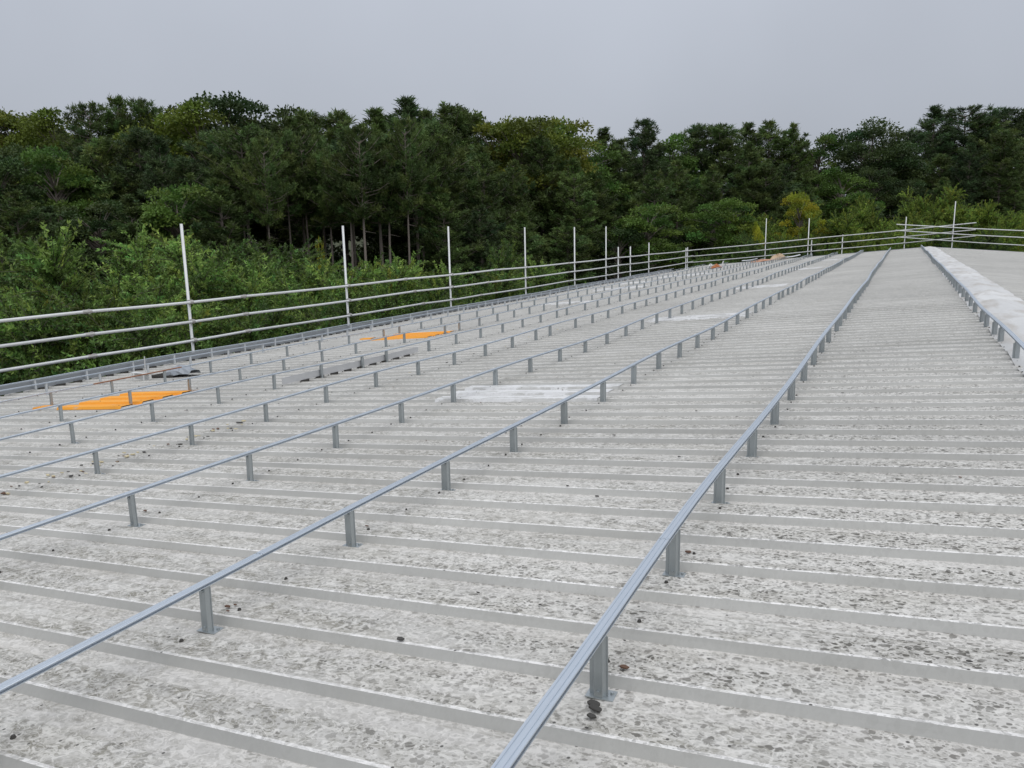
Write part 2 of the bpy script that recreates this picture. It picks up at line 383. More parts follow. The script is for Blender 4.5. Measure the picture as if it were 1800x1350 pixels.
# gutter and walls
g = MB()
g.extrude([(0, 0), (0, -.13), (-.17, -.13), (-.17, .0), (-.165, .0), (-.165, -.125), (-.005, -.125), (-.005, 0)],
          [(EAVE+.04, Y0r, plane_z(EAVE)-.02), (EAVE+.04, Y1r, plane_z(EAVE)-.02)])
obj('gutter', g.build('gutter', M_gutter), bld)
for nm_, a, b in (('wall', (EAVE+.10, Y0r+.12, -5.4), (EAVE+.22, Y1r-.12, plane_z(EAVE)-.10)),
                  ('wall', (REAVE-.22, Y0r+.12, -5.4), (REAVE-.10, Y1r-.12, plane_z(REAVE)-.10))):
    w = MB(); w.box(a, b); obj(nm_, w.build('wall', M_wall), bld)
for yy in (Y0r+.12, Y1r-.24):
    w = MB(); zl = plane_z(EAVE)-.10; zr = plane_z(REAVE)-.10; zt = plane_z(RX)-.10
    p = [(EAVE+.23, -5.4), (REAVE-.23, -5.4), (REAVE-.23, zr), (RX, zt), (EAVE+.23, zl)]
    v = [(x, yy, z) for x, z in p]+[(x, yy+.12, z) for x, z in p]
    w.add(v, [(0, 1, 2, 3, 4), (9, 8, 7, 6, 5)]+[(i, i+5, (i+1) % 5+5, (i+1) % 5) for i in range(5)])
    obj('gable_wall', w.build('gable_wall', M_wall), bld)
# verge trim along the far gable edge
for xa, xb in ((EAVE, RX), (RX, REAVE)):
    w = MB(); v = []
    for x in (xa, xb):
        for dy, dz in ((.004, .030), (.03, .030), (.03, -.14), (.004, -.14)): v.append((x, Y1r+dy, plane_z(x)+dz))
    w.add(v, [(0, 1, 5, 4), (1, 2, 6, 5), (2, 3, 7, 6), (3, 0, 4, 7), (3, 2, 1, 0), (4, 5, 6, 7)])
    obj('verge_trim', w.build('verge_trim', M_gutter), bld)

# ------------------------------------------------------------------ mounting rails on short posts
HR = .141; RH = .0105
ORD = ['first', 'second', 'third', 'fourth', 'fifth', 'sixth', 'seventh', 'eighth', 'ninth', 'tenth', 'eleventh', 'twelfth', 'thirteenth',
       'fourteenth', 'fifteenth', 'sixteenth', 'seventeenth', 'eighteenth', 'nineteenth']
TENS = {2: 'twent', 3: 'thirt', 4: 'fort', 5: 'fift', 6: 'sixt', 7: 'sevent', 8: 'eight'}
def ordinal(n):
    if n < 20: return ORD[n-1]
    t, u_ = divmod(n, 10)
    return TENS[t]+('ieth' if u_ == 0 else 'y-'+ORD[u_-1])
prof = [(-.0135, -.0105), (-.0135, -.0085), (-.0065, -.0080), (-.0065, -.0030), (-.0135, -.0028), (-.0135, -.0010), (-.0127, 0),
        (-.0082, 0), (-.0072, -.0018), (-.0050, -.0018), (-.0040, 0), (.0040, 0), (.0050, -.0018), (.0072, -.0018), (.0082, 0),
        (.0127, 0), (.0135, -.0010), (.0135, -.0028), (.0065, -.0030), (.0065, -.0080), (.0135, -.0085), (.0135, -.0105)]
prof = [(a*math.cos(SLOPE)-b*math.sin(SLOPE), a*math.sin(SLOPE)+b*math.cos(SLOPE)) for a, b in prof][::-1]
def post_mesh():
    m = MB(); H = HR-RH+.0015
    pl = [(-.0205, -.003), (-.0135, -.003), (-.0085, -.0135), (.0085, -.0135), (.0135, -.003), (.0165, -.003)]
    th = .0026
    for a, b, zt in zip(pl[:-1], pl[1:], (H-.014, H, H, H, H-.004)):
        v = [(a[0], a[1], .004), (b[0], b[1], .004), (b[0], b[1]+th, .004), (a[0], a[1]+th, .004)]
        v += [(p[0], p[1], zt) for p in v]
        m.add(v, [(0, 3, 2, 1), (4, 5, 6, 7), (0, 1, 5, 4), (1, 2, 6, 5), (2, 3, 7, 6), (3, 0, 4, 7)])
    m.box((-.012, -.010, H-.004), (.012, .004, H))
    m.tube((0, -.0136, H-.013), (0, -.0185, H-.013), .0042, 6); m.tube((0, -.0136, .016), (0, -.0185, .016), .0042, 6)
    return m.build('post', M_post)
POST = post_mesh()
M_lpost = plain('bright_galvanised_post', (.62, .64, .65), .45, .45, var=.10, scale=30)
POST_BRIGHT = POST.copy(); POST_BRIGHT.materials[0] = M_lpost
def foot_mesh():
    m = MB(); m.box((-.026, -.016, .0022), (.030, .020, .0045))
    m.tube((.022, .008, .0046), (.022, .008, .009), .004, 6); m.tube((-.021, .010, .0046), (-.021, .010, .009), .004, 6)
    return m.build('foot_plate', M_post)
FOOT = foot_mesh()
def bump(y, c, w, a): return a*math.exp(-((y-c)/w)**2)
def rail_off(i, y):
    dx = .006*math.sin(y*.55+i*1.7)+.003*math.sin(y*1.45+i); dz = .005*math.sin(y*.62+i*2.3)+.004*math.sin(y*1.25+i*.7)
    if i == 1: dx += bump(y, 2.1, .9, -.012); dz += bump(y, 2.1, .9, .006)
    return dx, dz
where = ['beside the white ridge caps', 'nearest the camera, in the middle foreground', 'running out at the lower left corner',
         'third down the slope from the ridge rail', 'fourth down the slope from the ridge rail', 'with a deep grey plate hung from it',
         'crossing in front of the orange patches', 'with an orange reflection coloured onto a short stretch', 'second from the eave', 'nearest the eave, with a long grey plate']
rj = random.Random(21)
for i, d in enumerate(RAILS):
    ys0 = -1.0 if i < 9 else 1.0; ye = Y1r-.12-(.0 if i < 7 else (3.2 if i < 9 else 6))
    t = thing('mounting_rail', 'galvanised steel mounting rail on posts, '+where[i], 'mounting rail', (-d, ys0, roof_z(-d, ys0)), 'mounting rails running along the roof')
    cuts = [ys0]; yy = [2.25, 1.85, 1.55, 2.5, 1.2, 3.0, 2.2, 4.0, 3.3, 3.0][i]
    while yy < ye: cuts.append(yy); yy += 4.05
    if ye-cuts[-1] < .5: cuts[-1] = ye
    else: cuts.append(ye)
    if i == 7: cuts = sorted([c for c in cuts if not 4.2 < c < 6.6]+[4.75, 5.75])
    for a, b in zip(cuts[:-1], cuts[1:]):
        m = MB(); n = max(2, int((b-a)/.3)+1); pts = []
        for y in np.linspace(a+.0012, b-.0012, n):
            dx, dz = rail_off(i, y); x = -d+dx
            pts.append((x, y, roof_z(x, y)+HR+dz))
        m.extrude(prof, pts)
        red = i == 7 and abs(a-4.75) < .01  # length that carries the painted-in orange glint
        o = obj('rail', m.build('rail', M_glint if red else M_rail), t)
        if red: o['label'] = 'short rail length coloured with an orange reflection'
    y = 1.357-.598*3 if i != 9 else 1.357-.299
    while y < ye-.05:
        yy = y
        if y > 6 and rj.random() < .10: yy += PITCH_Y*rj.choice((-1, 1))
        if yy > ys0+.1:
            dx, dz = rail_off(i, yy); x = -d+dx
            o = obj('post', POST_BRIGHT if i > 7 else POST, t, (x, yy, roof_z(x, yy)+.004), (rj.uniform(-.03, .03), 0, rj.uniform(-.09, .09)))
            o.scale = (1, 1, (HR+dz-.004)/HR*1.0)
            if yy < 12: obj('foot_plate', FOOT, o, world_coords=False)
        y += .598
# deep grey plates: along the eave rail and under one stretch of the sixth rail
def plate(t_i, ya, yb, d, zlo, zhi, label, n, m_, fl_):
    for q in range(n):
        a = ya+(yb-ya)*q/n; b = ya+(yb-ya)*(q+1)/n-.004; m = MB()
        pts = [(-d, y, roof_z(-d, y)) for y in np.linspace(a, b, max(2, int((b-a)/.4)))]
        m.extrude([(0, zlo), (0, zhi), (-fl_, zhi), (-fl_, zhi-.002), (-.002, zhi-.002), (-.002, zlo+.002), (-fl_, zlo+.002), (-fl_, zlo)], pts)
        o = obj('deep_plate', m.build('deep_plate', m_), t_i); o['label'] = label
rails = [o for o in C.objects if o.name.startswith('mounting_rail')]
def filler_mesh():
    m = MB(); m.add([(-.012, 0, .004), (.012, 0, .004), (.012, .075, .004), (-.012, .075, .004), (-.012, -.008, HC+.010), (.012, -.008, HC+.010), (.012, .083, HC+.010), (-.012, .083, HC+.010)],
                    [(0, 3, 2, 1), (4, 5, 6, 7), (0, 1, 5, 4), (1, 2, 6, 5), (2, 3, 7, 6), (3, 0, 4, 7)])
    return m.build('filler_block', M_dark)
FILL = filler_mesh()
def fillers(t_, ya, yb, d, skip):
    for k in range(int((ya-PH)/PITCH_Y)+1, int((yb-PH)/PITCH_Y)):
        y = PH+k*PITCH_Y+.124
        if rj.random() > skip: obj('filler_block', FILL, t_, (-d, y, roof_z(-d, y)+.004))
plate(rails[9], 1.0, Y1r-6.3, 10.045, .030, .120, 'long flat grey plate under the rail', 8, M_eplate, .02)
fillers(rails[9], 1.2, 26, 10.03, .15)
plate(rails[5], 5.05, 7.15, 6.485, .034, .090, 'deep grey plate under the rail', 1, M_plate, .004)
fillers(rails[5], 5.1, 7.1, 6.49, .1)

# ------------------------------------------------------------------ scaffold guard rails
TR = .0195
def coupler_mesh():
    m = MB(); m.tube((-.0, -.024, 0), (0, .024, 0), .026, 8); m.tube((.045, 0, -.024), (.045, 0, .024), .026, 8)
    m.box((-.01, -.014, -.028), (.045, .014, .028)); m.tube((.02, .015, .0), (.02, .045, .0), .006, 6)
    return m.build('coupler', M_clamp)
COUP = coupler_mesh()
def sleeve(t, a, b):
    m = MB(); m.tube(a, b, .0235, 8); m.box((b[0]-.01, b[1]-.05, b[2]-.028), (b[0]+.01, b[1]-.02, b[2]+.028)); obj('sleeve_coupler', m.build('sleeve_coupler', M_clamp), t)
def std(t, x, y, ztop, lean=0.0):
    m = MB(); zb = float(ground_z(np.array(x), np.array(y)))-.02
    m.tube((x, y, zb), (x+lean, y, ztop), TR, 10); o = obj('standard', m.build('standard', M_tube, True), t); return o
XE = -10.7
ev = thing('scaffold_guardrail', 'steel tube scaffold guard rail with tall standards along the eave above the scrub', 'guard rail', (XE, 16, -5.2), 'scaffold guard rails round the roof')
std_y = [(4.35, .96), (7.98, .98), (11.49, .965), (15.12, .962), (19.0, .95), (22.5, .962), (25.32, .985), (26.61, .30), (27.96, .29), (30.33, .39), (36.2, .06)]
SE = {y: std(ev, XE, y, zt, .004*math.sin(y*7)) for y, zt in std_y}
def eave_z(j, y): return (-.060, -.325, -.590)[j]+.010*math.sin(y*.5+j)+(.045 if False else 0)
for j in range(3):
    ycuts = [0.6, 6.4+.0, 8.95+j*.02, 13.3+.3*j, 17.2-.4*j, 21.9, 26.3+.5*j, 30.6, 37.3]
    for a, b in zip(ycuts[:-1], ycuts[1:]):
        m = MB(); za, zb = eave_z(j, a), eave_z(j, b); n = 5; xx = XE+.048
        pts = [Vector((xx, a+(b-a)*q/n, za+(zb-za)*q/n-.012*math.sin(math.pi*q/n))) for q in range(n+1)]
        m.path(pts, [TR]*(n+1), 10); obj('guard_tube', m.build('guard_tube', M_tube, True), ev)
        sleeve(ev, (xx, b-.06, zb), (xx, b+.06, zb))
    for y, zt in std_y:
        if eave_z(j, y) < zt:
            o = obj('coupler', COUP, SE[y], (XE+.048, y, eave_z(j, y)-.004), (0, 0, math.pi)); o.location = (XE+.048, y, eave_z(j, y)-.004)
YG = 38.0
def gable_run(t, spec, stds):
    for (xa, za, xb, zb, dy) in spec:
        n = max(1, round(abs(xb-xa)/6.2))
        for q in range(n):
            a = Vector((xa+(xb-xa)*q/n, YG+dy, za+(zb-za)*q/n)); b = Vector((xa+(xb-xa)*(q+1)/n, YG+dy, za+(zb-za)*(q+1)/n))
            m = MB(); mid = (a+b)/2-Vector((0, 0, .02)); m.path([a, mid, b], [TR]*3, 10); obj('guard_tube', m.build('guard_tube', M_tube, True), t)
            if q < n-1:
                e = (b-a).normalized()*.06; mm = MB(); mm.tube(b-e, b+e, .032, 8); obj('sleeve_coupler', mm.build('sleeve_coupler', M_clamp), t)
    for x, zt, dy in stds:
        st_ = std(t, x, YG+dy, zt, .06 if x > -2.2 else .03)
        for (xa, za, xb, zb, d2) in spec:
            if min(xa, xb) < x < max(xa, xb):
                z = za+(zb-za)*(x-xa)/(xb-xa)
                if z < zt: o = obj('coupler', COUP, st_, (0, 0, 0), (0, 0, math.pi/2)); o.location = (x+.02, YG+(dy+d2)/2-.02, z)
gl = thing('scaffold_guardrail', 'scaffold guard rail climbing the far gable edge up to the ridge', 'guard rail', (-6, YG, -5.2), 'scaffold guard rails round the roof')
gable_run(gl, [(-11.3, -.11, .70, .875, 0), (-11.3, -.40, .70, .60, 0), (-11.3, -.68, .72, .345, 0)],
          [(-11.1, .06, .045), (-7.56, 1.29, .045), (-5.74, 1.24, .045), (-5.60, .30, .048), (-4.34, .50, .045), (-1.93, 1.19, .045)])
gr = thing('scaffold_guardrail', 'scaffold guard rail falling from the ridge down the right hand gable edge', 'guard rail', (4, YG, -5.2), 'scaffold guard rails round the roof')
gable_run(gr, [(-2.23, .885, 9.2, -.02, -.10), (-2.25, .64, 9.2, -.31, -.10), (-2.18, .36, 9.2, -.66, -.10)],
          [(-.16, 1.75, -.055), (3.9, 1.3, -.055), (7.4, 1.0, -.055)])

# ------------------------------------------------------------------ small loose things on the roof
def crumple(name, m_, cx, cy, sx, sy, h, label, cat, seed, flat=.35, lift=.026, group=None):
    r_ = random.Random(seed); n, k = 12, 6; v = []; f = []
    ph = [r_.uniform(0, 6.28) for _ in range(6)]
    for j in range(k):
        t = j/(k-1); rad = math.cos(t*math.pi/2)**.55 if j < k-1 else .05
        for i_ in range(n):
            a = 2*math.pi*i_/n
            w = 1+.22*math.sin(3*a+ph[0]+t*2)+.14*math.sin(5*a+ph[1]-t*3)+r_.uniform(-.08, .08)
            x = cx+sx*rad*w*math.cos(a)+.15*sx*t; y = cy+sy*rad*w*math.sin(a)
            z = h*t*(1+.3*math.sin(2*a+ph[2]))+r_.uniform(0, .1)*h
            v.append((x, y, roof_z(max(min(x, 8), -10.3), y)+lift+max(z, 0)))
    for j in range(k-1):
        for i_ in range(n): f.append((j*n+i_, j*n+(i_+1) % n, (j+1)*n+(i_+1) % n, (j+1)*n+i_))
    f.append(tuple(range((k-1)*n, k*n))); f.append(tuple(range(n-1, -1, -1)))
    return tag(obj(name, mesh(name, v, f, m_)), label, cat, group)
crumple('debris_sack', M_rustbag, -8.28, 31.0, .20, .25, .13, 'small orange-brown sack lying near the far end of the eave', 'sack', 1)
crumple('plastic_wrapper', M_pale, -8.50, 31.0, .10, .14, .15, 'white plastic wrapper tucked against the orange-brown sack', 'wrapper', 2)
crumple('debris_sack', M_pink, -7.35, 35.6, .42, .4, .08, 'flat pinkish sack in front of the tan pile by the far gable', 'sack', 3)
crumple('debris_sack', M_tan, -6.86, 36.9, .34, .33, .20, 'tan heaped sack by the far gable edge', 'sack', 4)
# pale strip standing up out of the wrapper
m = MB(); z0 = roof_z(-8.10, 31.05)+.02
m.add([(-8.12, 31.05, z0), (-8.06, 31.05, z0), (-8.00, 31.10, z0+.27), (-8.05, 31.10, z0+.25), (-8.12, 31.07, z0), (-8.06, 31.07, z0), (-8.00, 31.12, z0+.27), (-8.05, 31.12, z0+.25)],
      [(0, 1, 2, 3), (7, 6, 5, 4), (0, 4, 5, 1), (1, 5, 6, 2), (2, 6, 7, 3), (3, 7, 4, 0)])
tag(obj('plastic_strip', m.build('plastic_strip', M_pale)), 'pale strip standing upright behind the orange-brown sack', 'strip')
# grey offcuts by the far gable
for (x, y, rz, lb) in ((-6.25, 36.95, .3, 'bent grey metal offcut right of the tan heaped sack'), (-8.0, 36.8, -.2, 'long grey metal offcut left of the pinkish sack at the gable')):
    m = MB(); n = 5
    for q in range(n):
        a = -.35+.7*q/n; b = a+.7/n
        za, zb = .05+.10*(q/n)**2, .05+.10*((q+1)/n)**2
        m.add([(a, -.06, za), (b, -.06, zb), (b, .06, zb+.03), (a, .06, za+.03), (a, -.06, za-.004), (b, -.06, zb-.004), (b, .06, zb+.026), (a, .06, za+.026)],
              [(0, 1, 2, 3), (7, 6, 5, 4), (0, 4, 5, 1), (2, 6, 7, 3)]+([(0, 3, 7, 4)] if q == 0 else [])+([(1, 5, 6, 2)] if q == n-1 else []))
    o = tag(obj('metal_offcut', m.build('metal_offcut', M_plate), None, (x, y, roof_z(x, y)+.02), (0, 0, rz)), lb, 'offcut')
# crumpled grey cowl on a dark tray, near the eave on the left
t = thing('roof_vent', 'crumpled grey sheet metal cowl on a dark tray near the eave', 'vent', (-8.72, 5.92, roof_z(-8.72, 5.92)))
m = MB(); m.box((-.24, -.10, .024), (.08, .10, .040)); m.box((-.24, -.10, .041), (.08, -.085, .055)); m.box((-.24, -.084, .041), (-.225, .10, .055))
o = obj('tray', m.build('tray', M_dark), t, (0, 0, 0), (0, math.atan(-TS), 0), False)
r_ = random.Random(9); v = []; f = []
for j in range(6):
    tt = j/5
    for q in range(7):
        a = math.pi*q/6
        v.append((-.02+.30*tt, .11*math.cos(a)*(1-.3*tt)+r_.uniform(-.012, .012), .045+.085*math.sin(a)*(.6+.5*math.sin(3.0*tt+.4))+r_.uniform(-.008, .008)))
for j in range(5):
    for q in range(6): f.append((j*7+q, j*7+q+1, (j+1)*7+q+1, (j+1)*7+q))
o = obj('cowl', mesh('cowl', v, f, M_eplate), t, (0, 0, 0), (0, math.atan(-TS), 0), False)
sm = o.modifiers.new('thickness', 'SOLIDIFY'); sm.thickness = .003
t = thing('angle_bracket', 'small pale angle bracket with a thin upright rod beside the crumpled cowl', 'bracket', (-8.98, 5.72, roof_z(-8.98, 5.72)))
m = MB(); m.box((-.11, -.004, .03), (.11, .0, .10)); m.box((-.11, -.05, .099), (.11, -.0045, .103)); m.box((-.10, -.05, .026), (-.08, -.046, .0985)); m.box((.07, -.05, .026), (.09, -.046, .0985))
obj('angle', m.build('angle', M_pale), t, world_coords=False)
m = MB(); m.tube((.04, .01, .026), (.05, .012, .27), .006, 6); obj('rod', m.build('rod', M_tube), t, world_coords=False)
# flakes along the end lap, and rust flakes and droppings by some posts
fl = MB(); rf = random.Random(14)
def flake(x, y, r, slot, z=.001):
    n = rf.randint(5, 7); a0 = rf.uniform(0, 6); zz = roof_z(x, y)
    crown = HC if .008 < (y-PH) % PITCH_Y < .116 else 0
    v = []
    for q in range(n):
        a = a0+2*math.pi*q/n; rr_ = r*rf.uniform(.55, 1.15)
        v.append((x+rr_*1.5*math.cos(a), y+rr_*math.sin(a), zz+crown+.0085+z))
    b = v+[(p[0], p[1], p[2]+r*.30+rf.uniform(0, r*.3)) for p in v]
    fl.add(b, [(i_, (i_+1) % n, n+(i_+1) % n, n+i_) for i_ in range(n)]+[tuple(range(n, 2*n))], slot)
for q in range(80):
    y = 2.0+1.75*rf.random(); x = -5.60+rf.gauss(0, .05)
    flake(x, y, rf.uniform(.004, .0125), rf.choice((0, 0, 1, 2)))
for q in range(60):
    y = rf.uniform(3.7, 20); x = -5.62+rf.gauss(0, .06)
    flake(x, y, rf.uniform(.005, .012), rf.choice((0, 2, 2)))
for (x, y, r_) in ((-2.372, 1.285, .009), (-2.362, 1.272, .010), (-2.36, 1.248, .007), (-2.885, 1.41, .006)): flake(x, y, r_, 2)
for (x, y, r_) in ((-2.36, 1.43, .008), (-2.38, 2.06, .007), (-3.45, 1.44, .0065), (-3.44, 1.455, .004), (-3.43, 1.42, .0035), (-3.46, 2.07, .005), (-4.5, 2.05, .006)): flake(x, y, r_, 1)
for q in range(170):
    x = rf.uniform(-9, -1.5); y = rf.uniform(.9, 9); flake(x, y, rf.uniform(.002, .0055), rf.choice((1, 2, 2)))
o = obj('debris', fl.build('debris', [M_yellow, M_brown, M_dark])); tag(o, 'dry flakes and dark crumbs scattered along the roof sheet lap', 'debris', None, 'stuff')

# ------------------------------------------------------------------ foliage
def leaf_mesh(name, P, D, ln, wd, tint, m_):
    """rhombic leaves: centre-base points P, axis D, length, width and a brightness per leaf"""
    n = len(P); D = D/np.linalg.norm(D, axis=1, keepdims=True)
    R = RNG.normal(size=(n, 3)); S = np.cross(D, R); S /= np.linalg.norm(S, axis=1, keepdims=True)
    Q = np.cross(D, S)
    ln = np.asarray(ln).reshape(-1, 1)*np.ones((n, 1)); wd = np.asarray(wd).reshape(-1, 1)*np.ones((n, 1))
    v = np.empty((n, 4, 3))
    v[:, 0] = P; v[:, 1] = P+D*ln*.45+S*wd*.5; v[:, 2] = P+D*ln+Q*wd*.3; v[:, 3] = P+D*ln*.45-S*wd*.5
    me = bpy.data.meshes.new(name)
    me.vertices.add(n*4); me.vertices.foreach_set('co', v.reshape(-1).astype(np.float32))
    me.loops.add(n*4); me.loops.foreach_set('vertex_index', np.arange(n*4, dtype=np.int32))
    me.polygons.add(n); me.polygons.foreach_set('loop_start', np.arange(0, n*4, 4, dtype=np.int32))
    me.update(calc_edges=True)
    at = me.attributes.new('tint', 'FLOAT_COLOR', 'POINT')
    c = np.ones((n, 4, 4)); c[:, :, :3] = np.asarray(tint).reshape(n, 1, -1); at.data.foreach_set('color', c.reshape(-1).astype(np.float32))
    me.materials.append(m_); return me
def tints(n, k, lo=.65, hi=1.35, warm=.15):
    b = RNG.uniform(lo, hi, n); w = RNG.normal(0, warm, n)
    return np.stack([b*(1+w), b, b*(1-w*.5)], 1)*k
def unit(n):
    v = RNG.normal(size=(n, 3)); return v/np.linalg.norm(v, axis=1, keepdims=True)

def make_pine(seed, H=11.0, base=.42, rmax=1.9, dense=1.0):
    rg = np.random.default_rng(seed); tr = MB()
    bend = rg.uniform(-.25, .25, 2)
    def axis(z): t = z/H; return np.array([bend[0]*math.sin(t*2.4), bend[1]*math.sin(t*2.0), z])
    zs = np.linspace(0, H*.97, 9); tr.path([axis(z) for z in zs], [.115*(1-.86*z/H)+.012 for z in zs], 8)
    P = []; D = []; T = []
    z = H*base
    while z < H:
        t = (z-H*base)/(H*(1-base))
        prof_ = (min(1, .45+t*2.2))*(1-t**2.4)**.7
        for b in range(rg.integers(4, 7)):
            az = rg.uniform(0, 6.283); Lb = max(.25, rmax*prof_*rg.uniform(.55, 1.25)); el = rg.uniform(-.05, .25)+.5*t**2
            dr = np.array([math.cos(az)*math.cos(el), math.sin(az)*math.cos(el), math.sin(el)]); o_ = axis(z)
            tip = o_+dr*Lb+np.array([0, 0, .16*Lb]); mid = o_+dr*Lb*.5
            tr.path([o_, mid, tip], [.03, .02, .008], 4)
            side = np.array([-math.sin(az), math.cos(az), 0]); tone = rg.uniform(.55, 1.5); hue = rg.normal(0, .08)
            nt_ = max(3, int(Lb*7*dense))
            for q in range(nt_):
                s = rg.uniform(.30, 1.03); w = .42*Lb*(1.05-s*.75)*rg.uniform(-1, 1)
                c = o_+dr*Lb*s+np.array([0, 0, .16*Lb*s*s])+side*w+np.array([0, 0, rg.uniform(-.06, .14)])
                nn = 20
                dd = rg.normal(size=(nn, 3))*np.array([1, 1, .6])+dr*.6+np.array([0, 0, .5])
                P.append(np.repeat(c[None], nn, 0)+rg.normal(0, .055, (nn, 3))); D.append(dd)
                k = tone*rg.uniform(.75, 1.25); bb = np.stack([np.full(nn, k*(1+hue)), np.full(nn, k), np.full(nn, k*(1-hue*.4))], 1)
                T.append(bb*rg.uniform(.8, 1.2, (nn, 1)))
        z += rg.uniform(.17, .30)
    # dead snags on the bare trunk
    for q in range(9):
        zz = rg.uniform(H*.15, H*base); az = rg.uniform(0, 6.28); o_ = axis(zz); l = rg.uniform(.3, .9)
        tr.path([o_, o_+np.array([math.cos(az)*l, math.sin(az)*l, rg.uniform(-.2, .1)])], [.018, .006], 4)
    P = np.concatenate(P); D = np.concatenate(D); T = np.concatenate(T)
    n = len(P)
    return tr.build('pine_trunk', M_bark), leaf_mesh('pine_crown', P, D, RNG.uniform(.16, .30, n), RNG.uniform(.030, .055, n), T, M_pine), float(P[:, 2].max()+.12)
def make_broad(seed, H=11.0, rx=2.6, base=.28, lobes=95, leaf=.17, m_=None):
    rg = np.random.default_rng(seed); tr = MB()
    tr.path([(0, 0, 0), (.1, .05, H*.25), (.05, -.1, H*.55), (0, 0, H*.8)], [.24, .19, .13, .03], 8)
    cz = H*(base+1)/2; rz = H*(1-base)/2; P = []; D = []; T = []
    for q in range(lobes):
        d = rg.normal(size=3); d /= np.linalg.norm(d); d[2] = d[2]*.9+.1
        rad = rg.uniform(.45, 1.0)**.6
        bul = 1+.18*math.sin(d[0]*4+seed)+.14*math.sin(d[1]*5+seed*2)
        c = np.array([d[0]*rx*rad*bul, d[1]*rx*rad*bul, cz+d[2]*rz*rad*.93])
        a0 = np.array([0, 0, min(H*.75, max(H*base*.8, c[2]-1.2))])
        tr.path([a0, (a0+c)/2+np.array([0, 0, .15]), c], [.05, .03, .01], 4)
        lr = rg.uniform(.42, .80)*rx/2.6; n = int(230*lr/.6)
        u_ = rg.normal(size=(n, 3)); u_ /= np.linalg.norm(u_, axis=1, keepdims=True)
        u_[:, 2] = np.where(u_[:, 2] < -.3, -u_[:, 2]*.6, u_[:, 2])
        p = c+u_*lr*rg.uniform(.55, 1.08, (n, 1))*np.array([1.15, 1.15, .75])
        tone = rg.uniform(.65, 1.35); hue = rg.normal(0, .12)
        P.append(p); D.append(u_*.6+rg.normal(0, .6, (n, 3))+np.array([0, 0, -.1]))
        bb = np.array([tone*(1+hue), tone, tone*(1-hue*.4)])[None]*rg.uniform(.75, 1.25, (n, 1)); T.append(bb)
    P = np.concatenate(P); D = np.concatenate(D); T = np.concatenate(T); n = len(P)
    return tr.build('broadleaf_trunk', M_bark), leaf_mesh('broadleaf_crown', P, D, RNG.uniform(.6, 1.2, n)*leaf, RNG.uniform(.5, .8, n)*leaf, T, m_ or M_green), float(P[:, 2].max()+.05)
def make_willow(seed, H=5.2, R=2.3, shoots=1200, leaf=.088):
    rg = np.random.default_rng(seed); tr = MB(); P = []; D = []; T = []
    stems = []
    for s in range(13):
        az = rg.uniform(0, 6.283); out = R*rg.uniform(.25, .85); hh = H*rg.uniform(.55, .93)
        p0 = np.array([math.cos(az)*.15, math.sin(az)*.15, 0]); p3 = np.array([math.cos(az)*out, math.sin(az)*out, hh])
        p1 = p0*.5+p3*np.array([.25, .25, .45]); p2 = p3*np.array([.65, .65, .8])
        pts = [p0, p1, p2, p3]; stems.append(pts); tr.path(pts, [.055, .04, .025, .01], 5)
    for q in range(shoots):
        pts = stems[rg.integers(len(stems))]; t = rg.uniform(.25, 1)**.75*3; i_ = min(2, int(t)); fr_ = t-i_
        o_ = pts[i_]*(1-fr_)+pts[i_+1]*fr_
        az = rg.uniform(0, 6.283); outw = np.array([o_[0], o_[1], 0]); outw /= np.linalg.norm(outw)+.3
        dr = np.array([math.cos(az), math.sin(az), 0])*.8+outw*.7+np.array([0, 0, rg.uniform(.15, 1.5)]); dr /= np.linalg.norm(dr)
        Ls = rg.uniform(.45, 1.15)*(H/5.2); droop = rg.uniform(.05, .45)
        n = 56; s = rg.uniform(.05, 1, n)
        p = o_+dr*Ls*s[:, None]; p[:, 2] -= droop*Ls*s*s*.7
        tan = dr[None]*np.ones((n, 1)); tan[:, 2] -= droop*1.2*s
        lf_ = tan*.8+rg.normal(0, .55, (n, 3))
        tone = rg.uniform(.42, 1.55); hue = rg.normal(.02, .12)
        T.append(np.array([tone*(1+hue), tone, tone*(1-hue*.5)])[None]*rg.uniform(.75, 1.3, (n, 1))); P.append(p); D.append(lf_)
        e = o_+dr*Ls; e[2] -= droop*Ls*.7; tr.path([o_, (o_+e)/2+np.array([0, 0, droop*Ls*.12]), e], [.010, .007, .003], 3)
    P = np.concatenate(P); D = np.concatenate(D); T = np.concatenate(T); n = len(P)
    P[:, 2] = np.maximum(P[:, 2], .05)
    return tr.build('willow_stems', M_twig), leaf_mesh('willow_crown', P, D, RNG.uniform(.7, 1.25, n)*leaf, RNG.uniform(.042, .066, n)*leaf/.15, T, M_willow), float(P[:, 2].max())
pines = [make_pine(31+s, 11.0, b_, r_, 1.0) for s, (b_, r_) in enumerate(((.70, 2.0), (.36, 1.85), (.66, 2.2), (.30, 1.7), (.42, 2.2), (.16, 2.0)))]
broads = [make_broad(51+s, 11.0, rx_, b_) for s, (rx_, b_) in enumerate(((2.7, .25), (3.0, .3), (2.4, .2), (3.4, .38)))]
willows = [make_willow(71+s, 5.2, r_) for s, r_ in enumerate((2.2, 2.5, 1.9, 2.7))]

